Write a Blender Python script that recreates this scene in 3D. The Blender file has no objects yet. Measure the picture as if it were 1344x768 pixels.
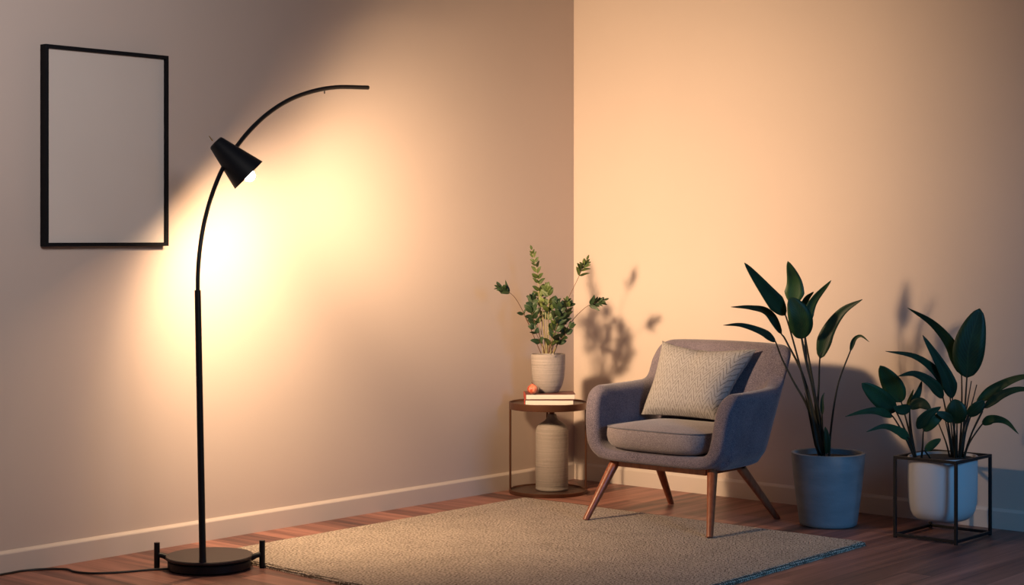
import bpy, bmesh, math, random
from mathutils import Vector, Matrix, noise
random.seed(7)
C = bpy.context.scene.collection
PI = math.pi
F = 2262.0
HOR = 312.0
CAMP = Vector((5.40, -6.69, 1.2))
RX, RY = 0.7551, 0.6556          # camera right in the room's plan
def ray(px, py):
    u = (px - 672) / F; v = (HOR - py) / F
    return Vector((RX*u - RY, RY*u + RX, v))
def at(px, py, d): return CAMP + ray(px, py) * d
def floor_at(px, py, z=0.0):
    r = ray(px, py); return CAMP + r * ((z - 1.2) / r.z)
def on_x(px, py, X):
    r = ray(px, py); return CAMP + r * ((X - CAMP.x) / r.x)
def on_y(px, py, Y):
    r = ray(px, py); return CAMP + r * ((Y - CAMP.y) / r.y)

# ------------------------------------------------------------------ materials
def newmat(name):
    m = bpy.data.materials.new(name); m.use_nodes = True
    nt = m.node_tree; b = nt.nodes['Principled BSDF']
    return m, nt, b
def node(nt, t, **kw):
    n = nt.nodes.new(t)
    for k, v in kw.items():
        if k in n.inputs.keys() if hasattr(n.inputs, 'keys') else False: n.inputs[k].default_value = v
        else: setattr(n, k, v)
    return n
def setin(n, **kw):
    for k, v in kw.items(): n.inputs[k.replace('_', ' ')].default_value = v
def ramp(nt, stops):
    r = nt.nodes.new('ShaderNodeValToRGB')
    el = r.color_ramp.elements
    while len(el) < len(stops): el.new(0.5)
    for e, (p, c) in zip(el, stops):
        e.position = p; e.color = (*c, 1)
    return r
def math_n(nt, op, a, b=None, c=None):
    n = nt.nodes.new('ShaderNodeMath'); n.operation = op
    for i, s in enumerate((a, b, c)):
        if s is None: continue
        if isinstance(s, (int, float)): n.inputs[i].default_value = s
        else: nt.links.new(s, n.inputs[i])
    return n.outputs[0]
def simple(name, col, rough=0.5, metal=0.0, spec=None, nscale=0, nbump=0.0, var=0.0, vscale=4.0):
    m, nt, b = newmat(name)
    b.inputs['Base Color'].default_value = (*col, 1)
    b.inputs['Roughness'].default_value = rough
    b.inputs['Metallic'].default_value = metal
    if spec is not None: b.inputs['Specular IOR Level'].default_value = spec
    tc = nt.nodes.new('ShaderNodeTexCoord')
    if var:
        n = nt.nodes.new('ShaderNodeTexNoise'); n.inputs['Scale'].default_value = vscale; n.inputs['Detail'].default_value = 6
        nt.links.new(tc.outputs['Object'], n.inputs['Vector'])
        r = ramp(nt, [(0.3, [c*(1-var) for c in col]), (0.7, [min(1, c*(1+var)) for c in col])])
        nt.links.new(n.outputs['Fac'], r.inputs['Fac']); nt.links.new(r.outputs['Color'], b.inputs['Base Color'])
    if nbump:
        n = nt.nodes.new('ShaderNodeTexNoise'); n.inputs['Scale'].default_value = nscale; n.inputs['Detail'].default_value = 4
        nt.links.new(tc.outputs['Object'], n.inputs['Vector'])
        bp = nt.nodes.new('ShaderNodeBump'); bp.inputs['Strength'].default_value = nbump; bp.inputs['Distance'].default_value = 0.002
        nt.links.new(n.outputs['Fac'], bp.inputs['Height']); nt.links.new(bp.outputs['Normal'], b.inputs['Normal'])
    return m

M = {}
M['wall'] = simple('wall_paint', (0.54, 0.445, 0.390), 0.75, nscale=160, nbump=0.12, var=0.025, vscale=1.3)
M['trim'] = simple('trim_paint', (0.56, 0.48, 0.43), 0.5, nscale=60, nbump=0.05)
M['black'] = simple('black_metal', (0.006, 0.006, 0.008), 0.45, 0.0, 0.35, nscale=300, nbump=0.08)
M['shade_in'] = simple('shade_lining', (0.75, 0.70, 0.62), 0.5)
M['frame_black'] = simple('black_frame_paint', (0.003, 0.0035, 0.006), 0.6, 0, 0.15)
M['plate'] = simple('bronze_black_plate', (0.020, 0.013, 0.014), 0.45, 0.0, 0.5)
M['panel'] = simple('blank_print', (0.60, 0.53, 0.48), 0.6, var=0.03, vscale=2.0)
M['brass'] = simple('brass', (0.70, 0.45, 0.16), 0.35, 1.0)
M['bronze'] = simple('brown_bronze', (0.115, 0.050, 0.030), 0.35, 0.6)
M['table_top'] = simple('dark_walnut_top', (0.060, 0.030, 0.022), 0.35, var=0.25, vscale=9)
M['soil'] = simple('soil', (0.012, 0.009, 0.008), 0.95, nscale=60, nbump=1.0, var=0.4, vscale=50)
M['white_pot'] = simple('white_glaze', (0.50, 0.51, 0.54), 0.45)
M['cover_red'] = simple('red_book_cover', (0.42, 0.050, 0.030), 0.5, nscale=200, nbump=0.1)
M['cover_brown'] = simple('brown_book_cover', (0.13, 0.045, 0.036), 0.5, nscale=200, nbump=0.1)
M['stem_brown'] = simple('brown_stem', (0.10, 0.045, 0.025), 0.6)
M['stem_pale'] = simple('pale_stem', (0.26, 0.22, 0.11), 0.55)
M['stalk'] = simple('dark_stalk', (0.016, 0.018, 0.012), 0.5)
M['cord'] = simple('black_cord', (0.008, 0.006, 0.006), 0.5)

def ceramic_ribbed(name, col, rings=220, strength=0.25, rough=0.7):
    m, nt, b = newmat(name)
    tc = nt.nodes.new('ShaderNodeTexCoord')
    mp = nt.nodes.new('ShaderNodeMapping'); mp.inputs['Scale'].default_value = (6, 6, rings)
    nt.links.new(tc.outputs['Object'], mp.inputs['Vector'])
    n = nt.nodes.new('ShaderNodeTexNoise'); n.inputs['Scale'].default_value = 1.0; n.inputs['Detail'].default_value = 5
    nt.links.new(mp.outputs[0], n.inputs['Vector'])
    r = ramp(nt, [(0.3, [c*0.82 for c in col]), (0.7, [c*1.12 for c in col])])
    nt.links.new(n.outputs['Fac'], r.inputs['Fac']); nt.links.new(r.outputs['Color'], b.inputs['Base Color'])
    n2 = nt.nodes.new('ShaderNodeTexNoise'); n2.inputs['Scale'].default_value = 120; n2.inputs['Detail'].default_value = 3
    nt.links.new(tc.outputs['Object'], n2.inputs['Vector'])
    s = math_n(nt, 'ADD', n.outputs['Fac'], n2.outputs['Fac'])
    bp = nt.nodes.new('ShaderNodeBump'); bp.inputs['Strength'].default_value = strength; bp.inputs['Distance'].default_value = 0.003
    nt.links.new(s, bp.inputs['Height']); nt.links.new(bp.outputs['Normal'], b.inputs['Normal'])
    b.inputs['Roughness'].default_value = rough
    return m
M['stoneware'] = ceramic_ribbed('ribbed_stoneware', (0.30, 0.26, 0.24), 260, 0.5)
M['bottle'] = ceramic_ribbed('ribbed_bottle_clay', (0.28, 0.24, 0.215), 300, 0.6)
M['blue_pot'] = ceramic_ribbed('textured_grey_pot', (0.21, 0.25, 0.29), 20, 0.35, 0.6)

def pages():
    m, nt, b = newmat('book_pages')
    tc = nt.nodes.new('ShaderNodeTexCoord')
    mp = nt.nodes.new('ShaderNodeMapping'); mp.inputs['Scale'].default_value = (4, 4, 1400)
    nt.links.new(tc.outputs['Object'], mp.inputs['Vector'])
    n = nt.nodes.new('ShaderNodeTexNoise'); n.inputs['Scale'].default_value = 1.0
    nt.links.new(mp.outputs[0], n.inputs['Vector'])
    r = ramp(nt, [(0.3, (0.62, 0.55, 0.48)), (0.7, (0.82, 0.76, 0.68))])
    nt.links.new(n.outputs['Fac'], r.inputs['Fac']); nt.links.new(r.outputs['Color'], b.inputs['Base Color'])
    b.inputs['Roughness'].default_value = 0.8
    return m
M['pages'] = pages()

def fabric(name, c1, c2, scale=300, bump=0.5, rough=0.9):
    m, nt, b = newmat(name)
    tc = nt.nodes.new('ShaderNodeTexCoord')
    n = nt.nodes.new('ShaderNodeTexNoise'); n.inputs['Scale'].default_value = scale; n.inputs['Detail'].default_value = 3
    n2 = nt.nodes.new('ShaderNodeTexNoise'); n2.inputs['Scale'].default_value = 7; n2.inputs['Detail'].default_value = 5
    nt.links.new(tc.outputs['Object'], n.inputs['Vector']); nt.links.new(tc.outputs['Object'], n2.inputs['Vector'])
    s = math_n(nt, 'ADD', math_n(nt, 'MULTIPLY', n.outputs['Fac'], 0.75), math_n(nt, 'MULTIPLY', n2.outputs['Fac'], 0.25))
    r = ramp(nt, [(0.36, c1), (0.64, c2)])
    nt.links.new(s, r.inputs['Fac']); nt.links.new(r.outputs['Color'], b.inputs['Base Color'])
    bp = nt.nodes.new('ShaderNodeBump'); bp.inputs['Strength'].default_value = bump; bp.inputs['Distance'].default_value = 0.0015
    nt.links.new(n.outputs['Fac'], bp.inputs['Height']); nt.links.new(bp.outputs['Normal'], b.inputs['Normal'])
    b.inputs['Roughness'].default_value = rough
    b.inputs['Sheen Weight'].default_value = 0.25; b.inputs['Sheen Roughness'].default_value = 0.5
    b.inputs['Specular IOR Level'].default_value = 0.15
    return m
M['chair_fabric'] = fabric('slate_wool', (0.062, 0.054, 0.076), (0.205, 0.175, 0.215))
M['cushion_fabric'] = fabric('slate_wool_cushion', (0.13, 0.112, 0.13), (0.29, 0.255, 0.275))
M['piping'] = fabric('piping_wool', (0.09, 0.09, 0.11), (0.15, 0.15, 0.18))

def herringbone():
    m, nt, b = newmat('herringbone_weave')
    uv = nt.nodes.new('ShaderNodeUVMap'); uv.uv_map = 'UVMap'
    sp = nt.nodes.new('ShaderNodeSeparateXYZ'); nt.links.new(uv.outputs[0], sp.inputs[0])
    x = math_n(nt, 'MULTIPLY', sp.outputs['X'], 9.0)
    tri = math_n(nt, 'PINGPONG', x, 0.5)
    y = math_n(nt, 'MULTIPLY', sp.outputs['Y'], 17.0)
    d = math_n(nt, 'ADD', y, math_n(nt, 'MULTIPLY', tri, 3.4))
    n = nt.nodes.new('ShaderNodeTexNoise'); n.inputs['Scale'].default_value = 14; n.inputs['Detail'].default_value = 4
    nt.links.new(uv.outputs[0], n.inputs['Vector'])
    d = math_n(nt, 'ADD', d, math_n(nt, 'MULTIPLY', n.outputs['Fac'], 0.9))
    w = math_n(nt, 'PINGPONG', d, 0.5)
    line = nt.nodes.new('ShaderNodeMapRange'); line.inputs['From Min'].default_value = 0.0; line.inputs['From Max'].default_value = 0.16
    nt.links.new(w, line.inputs['Value'])
    tc = nt.nodes.new('ShaderNodeTexCoord')
    fn = nt.nodes.new('ShaderNodeTexNoise'); fn.inputs['Scale'].default_value = 380; fn.inputs['Detail'].default_value = 3
    nt.links.new(tc.outputs['Object'], fn.inputs['Vector'])
    h = math_n(nt, 'ADD', math_n(nt, 'MULTIPLY', line.outputs[0], 0.42), math_n(nt, 'MULTIPLY', fn.outputs['Fac'], 1.0))
    r = ramp(nt, [(0.34, (0.085, 0.075, 0.075)), (0.70, (0.22, 0.205, 0.205)), (1.0, (0.36, 0.345, 0.345))])
    nt.links.new(h, r.inputs['Fac']); nt.links.new(r.outputs['Color'], b.inputs['Base Color'])
    bp = nt.nodes.new('ShaderNodeBump'); bp.inputs['Strength'].default_value = 0.6; bp.inputs['Distance'].default_value = 0.003
    nt.links.new(h, bp.inputs['Height']); nt.links.new(bp.outputs['Normal'], b.inputs['Normal'])
    b.inputs['Roughness'].default_value = 0.95; b.inputs['Specular IOR Level'].default_value = 0.1
    return m
M['herring'] = herringbone()

def wood(name, c1, c2, sc=(3, 60, 60), rough=0.4, axis_scale=1.0):
    m, nt, b = newmat(name)
    tc = nt.nodes.new('ShaderNodeTexCoord')
    mp = nt.nodes.new('ShaderNodeMapping'); mp.inputs['Scale'].default_value = sc
    nt.links.new(tc.outputs['Object'], mp.inputs['Vector'])
    n = nt.nodes.new('ShaderNodeTexNoise'); n.inputs['Scale'].default_value = axis_scale; n.inputs['Detail'].default_value = 6
    nt.links.new(mp.outputs[0], n.inputs['Vector'])
    r = ramp(nt, [(0.3, c1), (0.7, c2)])
    nt.links.new(n.outputs['Fac'], r.inputs['Fac']); nt.links.new(r.outputs['Color'], b.inputs['Base Color'])
    b.inputs['Roughness'].default_value = rough
    return m
M['leg_wood'] = wood('teak_legs', (0.20, 0.055, 0.024), (0.32, 0.10, 0.042), (70, 70, 5), 0.35)

def floor_mat():
    m, nt, b = newmat('floor_planks')
    tc = nt.nodes.new('ShaderNodeTexCoord')
    sp = nt.nodes.new('ShaderNodeSeparateXYZ'); nt.links.new(tc.outputs['Object'], sp.inputs[0])
    X, Y = sp.outputs['X'], sp.outputs['Y']
    mask = math_n(nt, 'LESS_THAN', math_n(nt, 'ADD', X, Y), 0.0)      # mitred boards: along X by the left wall, along Y by the right wall
    ca = nt.nodes.new('ShaderNodeCombineXYZ'); nt.links.new(X, ca.inputs[0]); nt.links.new(Y, ca.inputs[1])
    cb = nt.nodes.new('ShaderNodeCombineXYZ'); nt.links.new(Y, cb.inputs[0]); nt.links.new(X, cb.inputs[1])
    mx = nt.nodes.new('ShaderNodeMix'); mx.data_type = 'VECTOR'
    nt.links.new(mask, mx.inputs[0]); nt.links.new(cb.outputs[0], mx.inputs[4]); nt.links.new(ca.outputs[0], mx.inputs[5])
    V = mx.outputs[1]
    br = nt.nodes.new('ShaderNodeTexBrick')
    br.offset = 0.37; br.squash = 1.0
    setin(br, Scale=1.0, Mortar_Size=0.0012, Mortar_Smooth=0.3, Bias=0.0, Brick_Width=1.1, Row_Height=0.105)
    br.inputs['Color1'].default_value = (0, 0, 0, 1); br.inputs['Color2'].default_value = (1, 1, 1, 1); br.inputs['Mortar'].default_value = (0.5, 0.5, 0.5, 1)
    nt.links.new(V, br.inputs['Vector'])
    mp = nt.nodes.new('ShaderNodeMapping'); mp.inputs['Scale'].default_value = (1.3, 22, 1)
    nt.links.new(V, mp.inputs['Vector'])
    n = nt.nodes.new('ShaderNodeTexNoise'); n.inputs['Scale'].default_value = 1.0; n.inputs['Detail'].default_value = 7; n.inputs['Distortion'].default_value = 0.4
    nt.links.new(mp.outputs[0], n.inputs['Vector'])
    t = math_n(nt, 'ADD', math_n(nt, 'MULTIPLY', br.outputs['Color'], 0.36), math_n(nt, 'MULTIPLY', n.outputs['Fac'], 1.05))
    r = ramp(nt, [(0.36, (0.058, 0.030, 0.028)), (0.62, (0.175, 0.078, 0.062)), (0.95, (0.36, 0.165, 0.125))])
    nt.links.new(t, r.inputs['Fac'])
    gap = nt.nodes.new('ShaderNodeMix'); gap.data_type = 'RGBA'
    nt.links.new(br.outputs['Fac'], gap.inputs[0]); nt.links.new(r.outputs['Color'], gap.inputs[6]); gap.inputs[7].default_value = (0.03, 0.013, 0.01, 1)
    nt.links.new(gap.outputs[2], b.inputs['Base Color'])
    b.inputs['Roughness'].default_value = 0.42
    b.inputs['Specular IOR Level'].default_value = 0.35
    bp = nt.nodes.new('ShaderNodeBump'); bp.inputs['Strength'].default_value = 0.25; bp.inputs['Distance'].default_value = 0.002
    h = math_n(nt, 'SUBTRACT', math_n(nt, 'MULTIPLY', n.outputs['Fac'], 0.4), br.outputs['Fac'])
    nt.links.new(h, bp.inputs['Height']); nt.links.new(bp.outputs['Normal'], b.inputs['Normal'])
    return m
M['floor'] = floor_mat()

def rug_mat():
    m, nt, b = newmat('woven_jute')
    tc = nt.nodes.new('ShaderNodeTexCoord')
    v = nt.nodes.new('ShaderNodeTexVoronoi'); v.inputs['Scale'].default_value = 125; v.inputs['Randomness'].default_value = 0.3
    mp = nt.nodes.new('ShaderNodeMapping'); mp.inputs['Scale'].default_value = (1.0, 0.62, 1.0)
    nt.links.new(tc.outputs['Object'], mp.inputs['Vector']); nt.links.new(mp.outputs[0], v.inputs['Vector'])
    n = nt.nodes.new('ShaderNodeTexNoise'); n.inputs['Scale'].default_value = 5; n.inputs['Detail'].default_value = 8; n.inputs['Roughness'].default_value = 0.7
    nt.links.new(tc.outputs['Object'], n.inputs['Vector'])
    h = nt.nodes.new('ShaderNodeMapRange'); h.inputs['From Min'].default_value = 0.05; h.inputs['From Max'].default_value = 0.62
    h.inputs['To Min'].default_value = 1; h.inputs['To Max'].default_value = 0
    nt.links.new(v.outputs['Distance'], h.inputs['Value'])
    t = math_n(nt, 'ADD', math_n(nt, 'MULTIPLY', h.outputs[0], 0.85), math_n(nt, 'MULTIPLY', n.outputs['Fac'], 0.32))
    r = ramp(nt, [(0.24, (0.13, 0.10, 0.08)), (0.56, (0.62, 0.515, 0.42)), (0.88, (0.90, 0.78, 0.65))])
    nt.links.new(t, r.inputs['Fac']); nt.links.new(r.outputs['Color'], b.inputs['Base Color'])
    bp = nt.nodes.new('ShaderNodeBump'); bp.inputs['Strength'].default_value = 1.0; bp.inputs['Distance'].default_value = 0.007
    nt.links.new(h.outputs[0], bp.inputs['Height']); nt.links.new(bp.outputs['Normal'], b.inputs['Normal'])
    b.inputs['Roughness'].default_value = 0.95; b.inputs['Specular IOR Level'].default_value = 0.1
    return m
M['rug'] = rug_mat()

def leaf_mat(name, c1, c2, rough=0.5, rib=(0.025, 0.055, 0.02), vs=38, trans=0.0):
    m, nt, b = newmat(name)
    uv = nt.nodes.new('ShaderNodeUVMap'); uv.uv_map = 'UVMap'
    sp = nt.nodes.new('ShaderNodeSeparateXYZ'); nt.links.new(uv.outputs[0], sp.inputs[0])
    ax = math_n(nt, 'ABSOLUTE', sp.outputs['X'])
    mr = nt.nodes.new('ShaderNodeMapRange'); mr.inputs['From Min'].default_value = 0.02; mr.inputs['From Max'].default_value = 0.09
    mr.inputs['To Min'].default_value = 1; mr.inputs['To Max'].default_value = 0
    nt.links.new(ax, mr.inputs['Value'])
    vein = math_n(nt, 'SINE', math_n(nt, 'MULTIPLY', math_n(nt, 'SUBTRACT', sp.outputs['Y'], math_n(nt, 'MULTIPLY', ax, 0.35)), vs*2.2))
    tc = nt.nodes.new('ShaderNodeTexCoord')
    n = nt.nodes.new('ShaderNodeTexNoise'); n.inputs['Scale'].default_value = 14; n.inputs['Detail'].default_value = 4
    nt.links.new(tc.outputs['Object'], n.inputs['Vector'])
    r = ramp(nt, [(0.3, c1), (0.7, c2)])
    nt.links.new(math_n(nt, 'ADD', n.outputs['Fac'], math_n(nt, 'MULTIPLY', vein, 0.06)), r.inputs['Fac'])
    mix = nt.nodes.new('ShaderNodeMix'); mix.data_type = 'RGBA'
    nt.links.new(math_n(nt, 'MULTIPLY', mr.outputs[0], 0.6), mix.inputs[0]); nt.links.new(r.outputs['Color'], mix.inputs[6]); mix.inputs[7].default_value = (*rib, 1)
    nt.links.new(mix.outputs[2], b.inputs['Base Color'])
    bp = nt.nodes.new('ShaderNodeBump'); bp.inputs['Strength'].default_value = 0.12; bp.inputs['Distance'].default_value = 0.001
    nt.links.new(vein, bp.inputs['Height']); nt.links.new(bp.outputs['Normal'], b.inputs['Normal'])
    b.inputs['Roughness'].default_value = rough
    b.inputs['Specular IOR Level'].default_value = 0.4
    return m
M['leaf_dark'] = leaf_mat('deep_green_leaf', (0.006, 0.022, 0.009), (0.014, 0.046, 0.015))
M['leaf_mid'] = leaf_mat('mid_green_leaf', (0.010, 0.034, 0.012), (0.024, 0.072, 0.020))
M['leaf_lime'] = leaf_mat('lime_leaf', (0.25, 0.30, 0.05), (0.40, 0.42, 0.10), rib=(0.4, 0.42, 0.15))
M['sprig'] = leaf_mat('olive_sprig_leaf', (0.030, 0.055, 0.014), (0.075, 0.105, 0.024), rib=(0.12, 0.16, 0.06))
M['sprig_dark'] = leaf_mat('dark_sprig_leaf', (0.010, 0.026, 0.010), (0.028, 0.056, 0.018), rib=(0.06, 0.1, 0.05))
M['sprig_light'] = leaf_mat('light_sprig_leaf', (0.12, 0.17, 0.05), (0.22, 0.27, 0.08), rib=(0.25, 0.3, 0.12))

def onion_mat():
    m, nt, b = newmat('red_onion_skin')
    tc = nt.nodes.new('ShaderNodeTexCoord')
    mp = nt.nodes.new('ShaderNodeMapping'); mp.inputs['Scale'].default_value = (70, 70, 8)
    nt.links.new(tc.outputs['Object'], mp.inputs['Vector'])
    n = nt.nodes.new('ShaderNodeTexNoise'); n.inputs['Scale'].default_value = 1; n.inputs['Detail'].default_value = 4
    nt.links.new(mp.outputs[0], n.inputs['Vector'])
    r = ramp(nt, [(0.35, (0.22, 0.03, 0.02)), (0.5, (0.55, 0.10, 0.05)), (0.7, (0.80, 0.30, 0.18))])
    nt.links.new(n.outputs['Fac'], r.inputs['Fac']); nt.links.new(r.outputs['Color'], b.inputs['Base Color'])
    b.inputs['Roughness'].default_value = 0.4
    return m
M['onion'] = onion_mat()
def emit(name, col, s):
    m, nt, b = newmat(name)
    b.inputs['Base Color'].default_value = (*col, 1)
    b.inputs['Emission Color'].default_value = (*col, 1); b.inputs['Emission Strength'].default_value = s
    return m

# ------------------------------------------------------------------ mesh building
class MB:
    def __init__(s): s.v = []; s.f = []; s.uv = {}
    def add(s, vs, fs, uvs=None):
        o = len(s.v); s.v += [Vector(p) for p in vs]
        for f in fs: s.f.append([i + o for i in f])
        if uvs:
            for i, u in enumerate(uvs): s.uv[i + o] = u
        return s
    def box(s, lo, hi, bev=0.0, mat4=None):
        bm = bmesh.new(); bmesh.ops.create_cube(bm, size=1)
        lo = Vector(lo); hi = Vector(hi); c = (lo + hi)/2; d = hi - lo
        for v in bm.verts: v.co = Vector((v.co.x*d.x, v.co.y*d.y, v.co.z*d.z)) + c
        if bev: bmesh.ops.bevel(bm, geom=bm.edges[:], offset=bev, segments=3, profile=0.5, affect='EDGES')
        if mat4: bm.transform(mat4)
        bm.verts.index_update()
        s.add([v.co.copy() for v in bm.verts], [[v.index for v in f.verts] for f in bm.faces]); bm.free(); return s
    def tube(s, pts, r, n=12, cap=True):
        pts = [Vector(p) for p in pts]; k = len(pts)
        rs = r if isinstance(r, (list, tuple)) else [r]*k
        vs = []; fs = []
        up = None
        for i in range(k):
            t = (pts[min(i+1, k-1)] - pts[max(i-1, 0)]).normalized()
            if up is None:
                a = Vector((0, 0, 1)) if abs(t.z) < 0.9 else Vector((1, 0, 0))
                up = (a - t*a.dot(t)).normalized()
            else: up = (up - t*up.dot(t)).normalized()
            sd = t.cross(up)
            for j in range(n):
                a = 2*PI*j/n; vs.append(pts[i] + (up*math.cos(a) + sd*math.sin(a))*rs[i])
        for i in range(k-1):
            for j in range(n):
                fs.append([i*n+j, i*n+(j+1) % n, (i+1)*n+(j+1) % n, (i+1)*n+j])
        if cap: fs.append(list(range(n))[::-1]); fs.append([(k-1)*n+j for j in range(n)])
        return s.add(vs, fs)
    def lathe(s, prof, c=(0, 0, 0), n=48, sup=None, ab=(1, 1)):
        # prof = [(r, z)...]; sup = superellipse exponent
        vs = []; fs = []; c = Vector(c); k = len(prof)
        for (r, z) in prof:
            for j in range(n):
                a = 2*PI*j/n; ca, sa = math.cos(a), math.sin(a)
                if sup:
                    ca = math.copysign(abs(ca)**(2/sup), ca); sa = math.copysign(abs(sa)**(2/sup), sa)
                vs.append(c + Vector((ca*r*ab[0], sa*r*ab[1], z)))
        for i in range(k-1):
            for j in range(n):
                fs.append([i*n+j, i*n+(j+1) % n, (i+1)*n+(j+1) % n, (i+1)*n+j])
        if prof[0][0] > 1e-6: fs.append(list(range(n))[::-1])
        if prof[-1][0] > 1e-6: fs.append([(k-1)*n+j for j in range(n)])
        return s.add(vs, fs)
    def build(s, name, mat, parent=None, loc=None, smooth=True, sharp=40):
        root = parent
        while root is not None and root.parent is not None: root = root.parent
        L = root.location.copy() if root is not None else (Vector(loc) if loc is not None else Vector((0, 0, 0)))
        me = bpy.data.meshes.new(name)
        me.from_pydata([tuple(p - L) for p in s.v], [], s.f)
        bm = bmesh.new(); bm.from_mesh(me)
        bmesh.ops.remove_doubles(bm, verts=bm.verts, dist=1e-6) if not s.uv else None
        bmesh.ops.recalc_face_normals(bm, faces=bm.faces)
        bm.to_mesh(me); bm.free()
        if s.uv:
            ul = me.uv_layers.new(name='UVMap')
            for lp in me.loops: ul.data[lp.index].uv = s.uv.get(lp.vertex_index, (0, 0))
        if smooth:
            for p in me.polygons: p.use_smooth = True
            me.set_sharp_from_angle(angle=math.radians(sharp))
        me.materials.append(mat)
        o = bpy.data.objects.new(name, me); C.objects.link(o)
        if parent is not None: o.parent = parent
        elif loc is not None: o.location = L
        return o
def thing(name, loc, label, cat, group=None):
    o = bpy.data.objects.new(name, None); C.objects.link(o); o.location = loc
    o.empty_display_size = 0.1
    return tag(o, label, cat, group)
def tag(o, label, cat, group=None):
    o['label'] = label; o['category'] = cat
    if group: o['group'] = group
    return o
def struct(o): o['kind'] = 'structure'; return o

def spline(pts, n):
    P = [Vector(p) for p in pts]
    if len(P) == 2: return [P[0].lerp(P[1], i/(n-1)) for i in range(n)]
    P = [P[0]*2 - P[1]] + P + [P[-1]*2 - P[-2]]
    seg = len(P) - 3; out = []
    for i in range(n):
        t = i/(n-1)*seg; k = min(int(t), seg-1); t -= k
        a, b, c, d = P[k:k+4]
        out.append(0.5*((2*b) + (c-a)*t + (2*a-5*b+4*c-d)*t*t + (3*b-a-3*c+d)*t**3))
    return out

# ------------------------------------------------------------------ room
struct(MB().box((-0.15, -7.6, -0.06), (6.6, 0.15, 0.0)).build('floor', M['floor'], smooth=False))
struct(MB().box((-0.12, -7.6, 0), (0.0, 0.12, 3.0)).build('wall_left', M['wall'], smooth=False))
struct(MB().box((0.0, 0.0, 0), (6.6, 0.12, 3.0)).build('wall_right', M['wall'], smooth=False))
BH, BD = 0.083, 0.016
def baseboard(name, right):
    prof = [(0, 0), (BD, 0), (BD, BH-0.012), (BD-0.002, BH-0.008), (0.006, BH), (0, BH)]
    mb = MB(); n = len(prof); vs = []
    for end in (0, 1):
        for (d, z) in prof:
            if right: vs.append(((0.0 if d == 0 else d*1.0) if end == 0 else 6.6, -d, z))
            else: vs.append((d, -7.6 if end == 0 else (0 if d == 0 else -d), z))
    fs = [[i, (i+1) % n, n+(i+1) % n, n+i] for i in range(n)] + [list(range(n)), list(range(n, 2*n))[::-1]]
    mb.add(vs, fs)
    return struct(mb.build(name, M['trim'], smooth=False))
baseboard('baseboard_left', False); baseboard('baseboard_right', True)

# ------------------------------------------------------------------ picture frame on the left wall
y0, y1, z0, z1 = -3.086, -2.533, 1.168, 1.902
pf = thing('picture_frame', (0.0, (y0+y1)/2, z0), 'thin black picture frame around a blank pale panel, hanging on the left wall', 'picture frame')
def frame_mesh(y0, y1, z0, z1, w, xa, xb):
    mb = MB()
    vs = []
    for X in (xa, xb):
        for (a, b) in ((y0, z0), (y1, z0), (y1, z1), (y0, z1)): vs.append((X, a, b))
        for (a, b) in ((y0+w, z0+w), (y1-w, z0+w), (y1-w, z1-w), (y0+w, z1-w)): vs.append((X, a, b))
    fs = []
    for i in range(4):
        j = (i+1) % 4
        fs += [[i, j, 4+j, 4+i], [8+i, 12+i, 12+j, 8+j], [i, 8+i, 8+j, j], [4+i, 4+j, 12+j, 12+i]]
    return mb.add(vs, fs)
f = frame_mesh(y0, y1, z0, z1, 0.0135, 0.001, 0.036).build('frame', M['frame_black'], pf, smooth=False)
bv = f.modifiers.new('b', 'BEVEL'); bv.width = 0.0012; bv.segments = 2
MB().box((0.001, y0+0.012, z0+0.012), (0.022, y1-0.012, z1-0.012)).build('blank_print', M['panel'], pf, smooth=False)

# ------------------------------------------------------------------ floor lamp
bc = floor_at(275, 746)
lamp = thing('floor_lamp', bc, 'tall black arched floor lamp with lit cone shade, standing by the left wall', 'floor lamp')
cR = Vector((RX, RY, 0)); cF = Vector((-RY, RX, 0))
MB().lathe([(0, 0), (0.136, 0), (0.149, 0.006), (0.150, 0.030), (0.143, 0.036), (0, 0.036)], bc, 64).build('base_drum', M['black'], lamp)
MB().lathe([(0, 0.036), (0.150, 0.036), (0.157, 0.040), (0.1575, 0.046), (0.155, 0.049), (0, 0.049)], bc, 72).build('base_plate', M['plate'], lamp)
for sgn, zt in ((-1, 0.094), (1, 0.100)):
    c = bc + cR*(0.190*sgn) + cF*(-0.012*sgn*0 + (0.008 if sgn > 0 else -0.004))
    MB().tube([c + Vector((0, 0, 0)), c + Vector((0, 0, 0.004)), c + Vector((0, 0, 0.088)), c + Vector((0, 0, zt))], [0.0085, 0.0105, 0.0105, 0.0105], 16).build('side_post', M['black'], lamp)
    MB().tube([bc + cR*(0.150*sgn) + Vector((0, 0, 0.038)), bc + cR*(0.166*sgn) + Vector((0, 0, 0.045)), c + Vector((0, 0, 0.052))], [0.012, 0.010, 0.009], 12).build('bracket', M['black'], lamp)
def armX(px):
    t = max(0.0, min(1.0, (px - 259)/60)); t = t*t*(3 - 2*t)
    return 0.555 - 0.13*t - 0.11*(px - 259)/(483 - 259)
foot = floor_at(266, 738, 0.049)
ptop = on_x(259.5, 381, foot.x)
ptop.y = foot.y + (ptop.y - foot.y)
MB().tube([foot - Vector((0, 0, 0.002)), foot + Vector((0, 0, 0.01)), foot + Vector((0, 0, 0.02)), ptop], [0.0135, 0.0125, 0.0122, 0.0112], 20).build('pole', M['black'], lamp)
apx = [(259.5, 384), (260, 355), (263, 322), (269, 288), (279.5, 252), (293, 220), (311, 192), (330, 169), (353, 148), (380, 131), (410, 120), (442, 114.5), (483, 115)]
dx0 = foot.x - armX(259)
arm = spline([on_x(x, y, armX(x) + dx0) for x, y in apx], 70)
MB().tube(arm, [0.0072 + 0.0014*min(1, i/40) for i in range(70)], 16).build('arm', M['black'], lamp)
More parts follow.
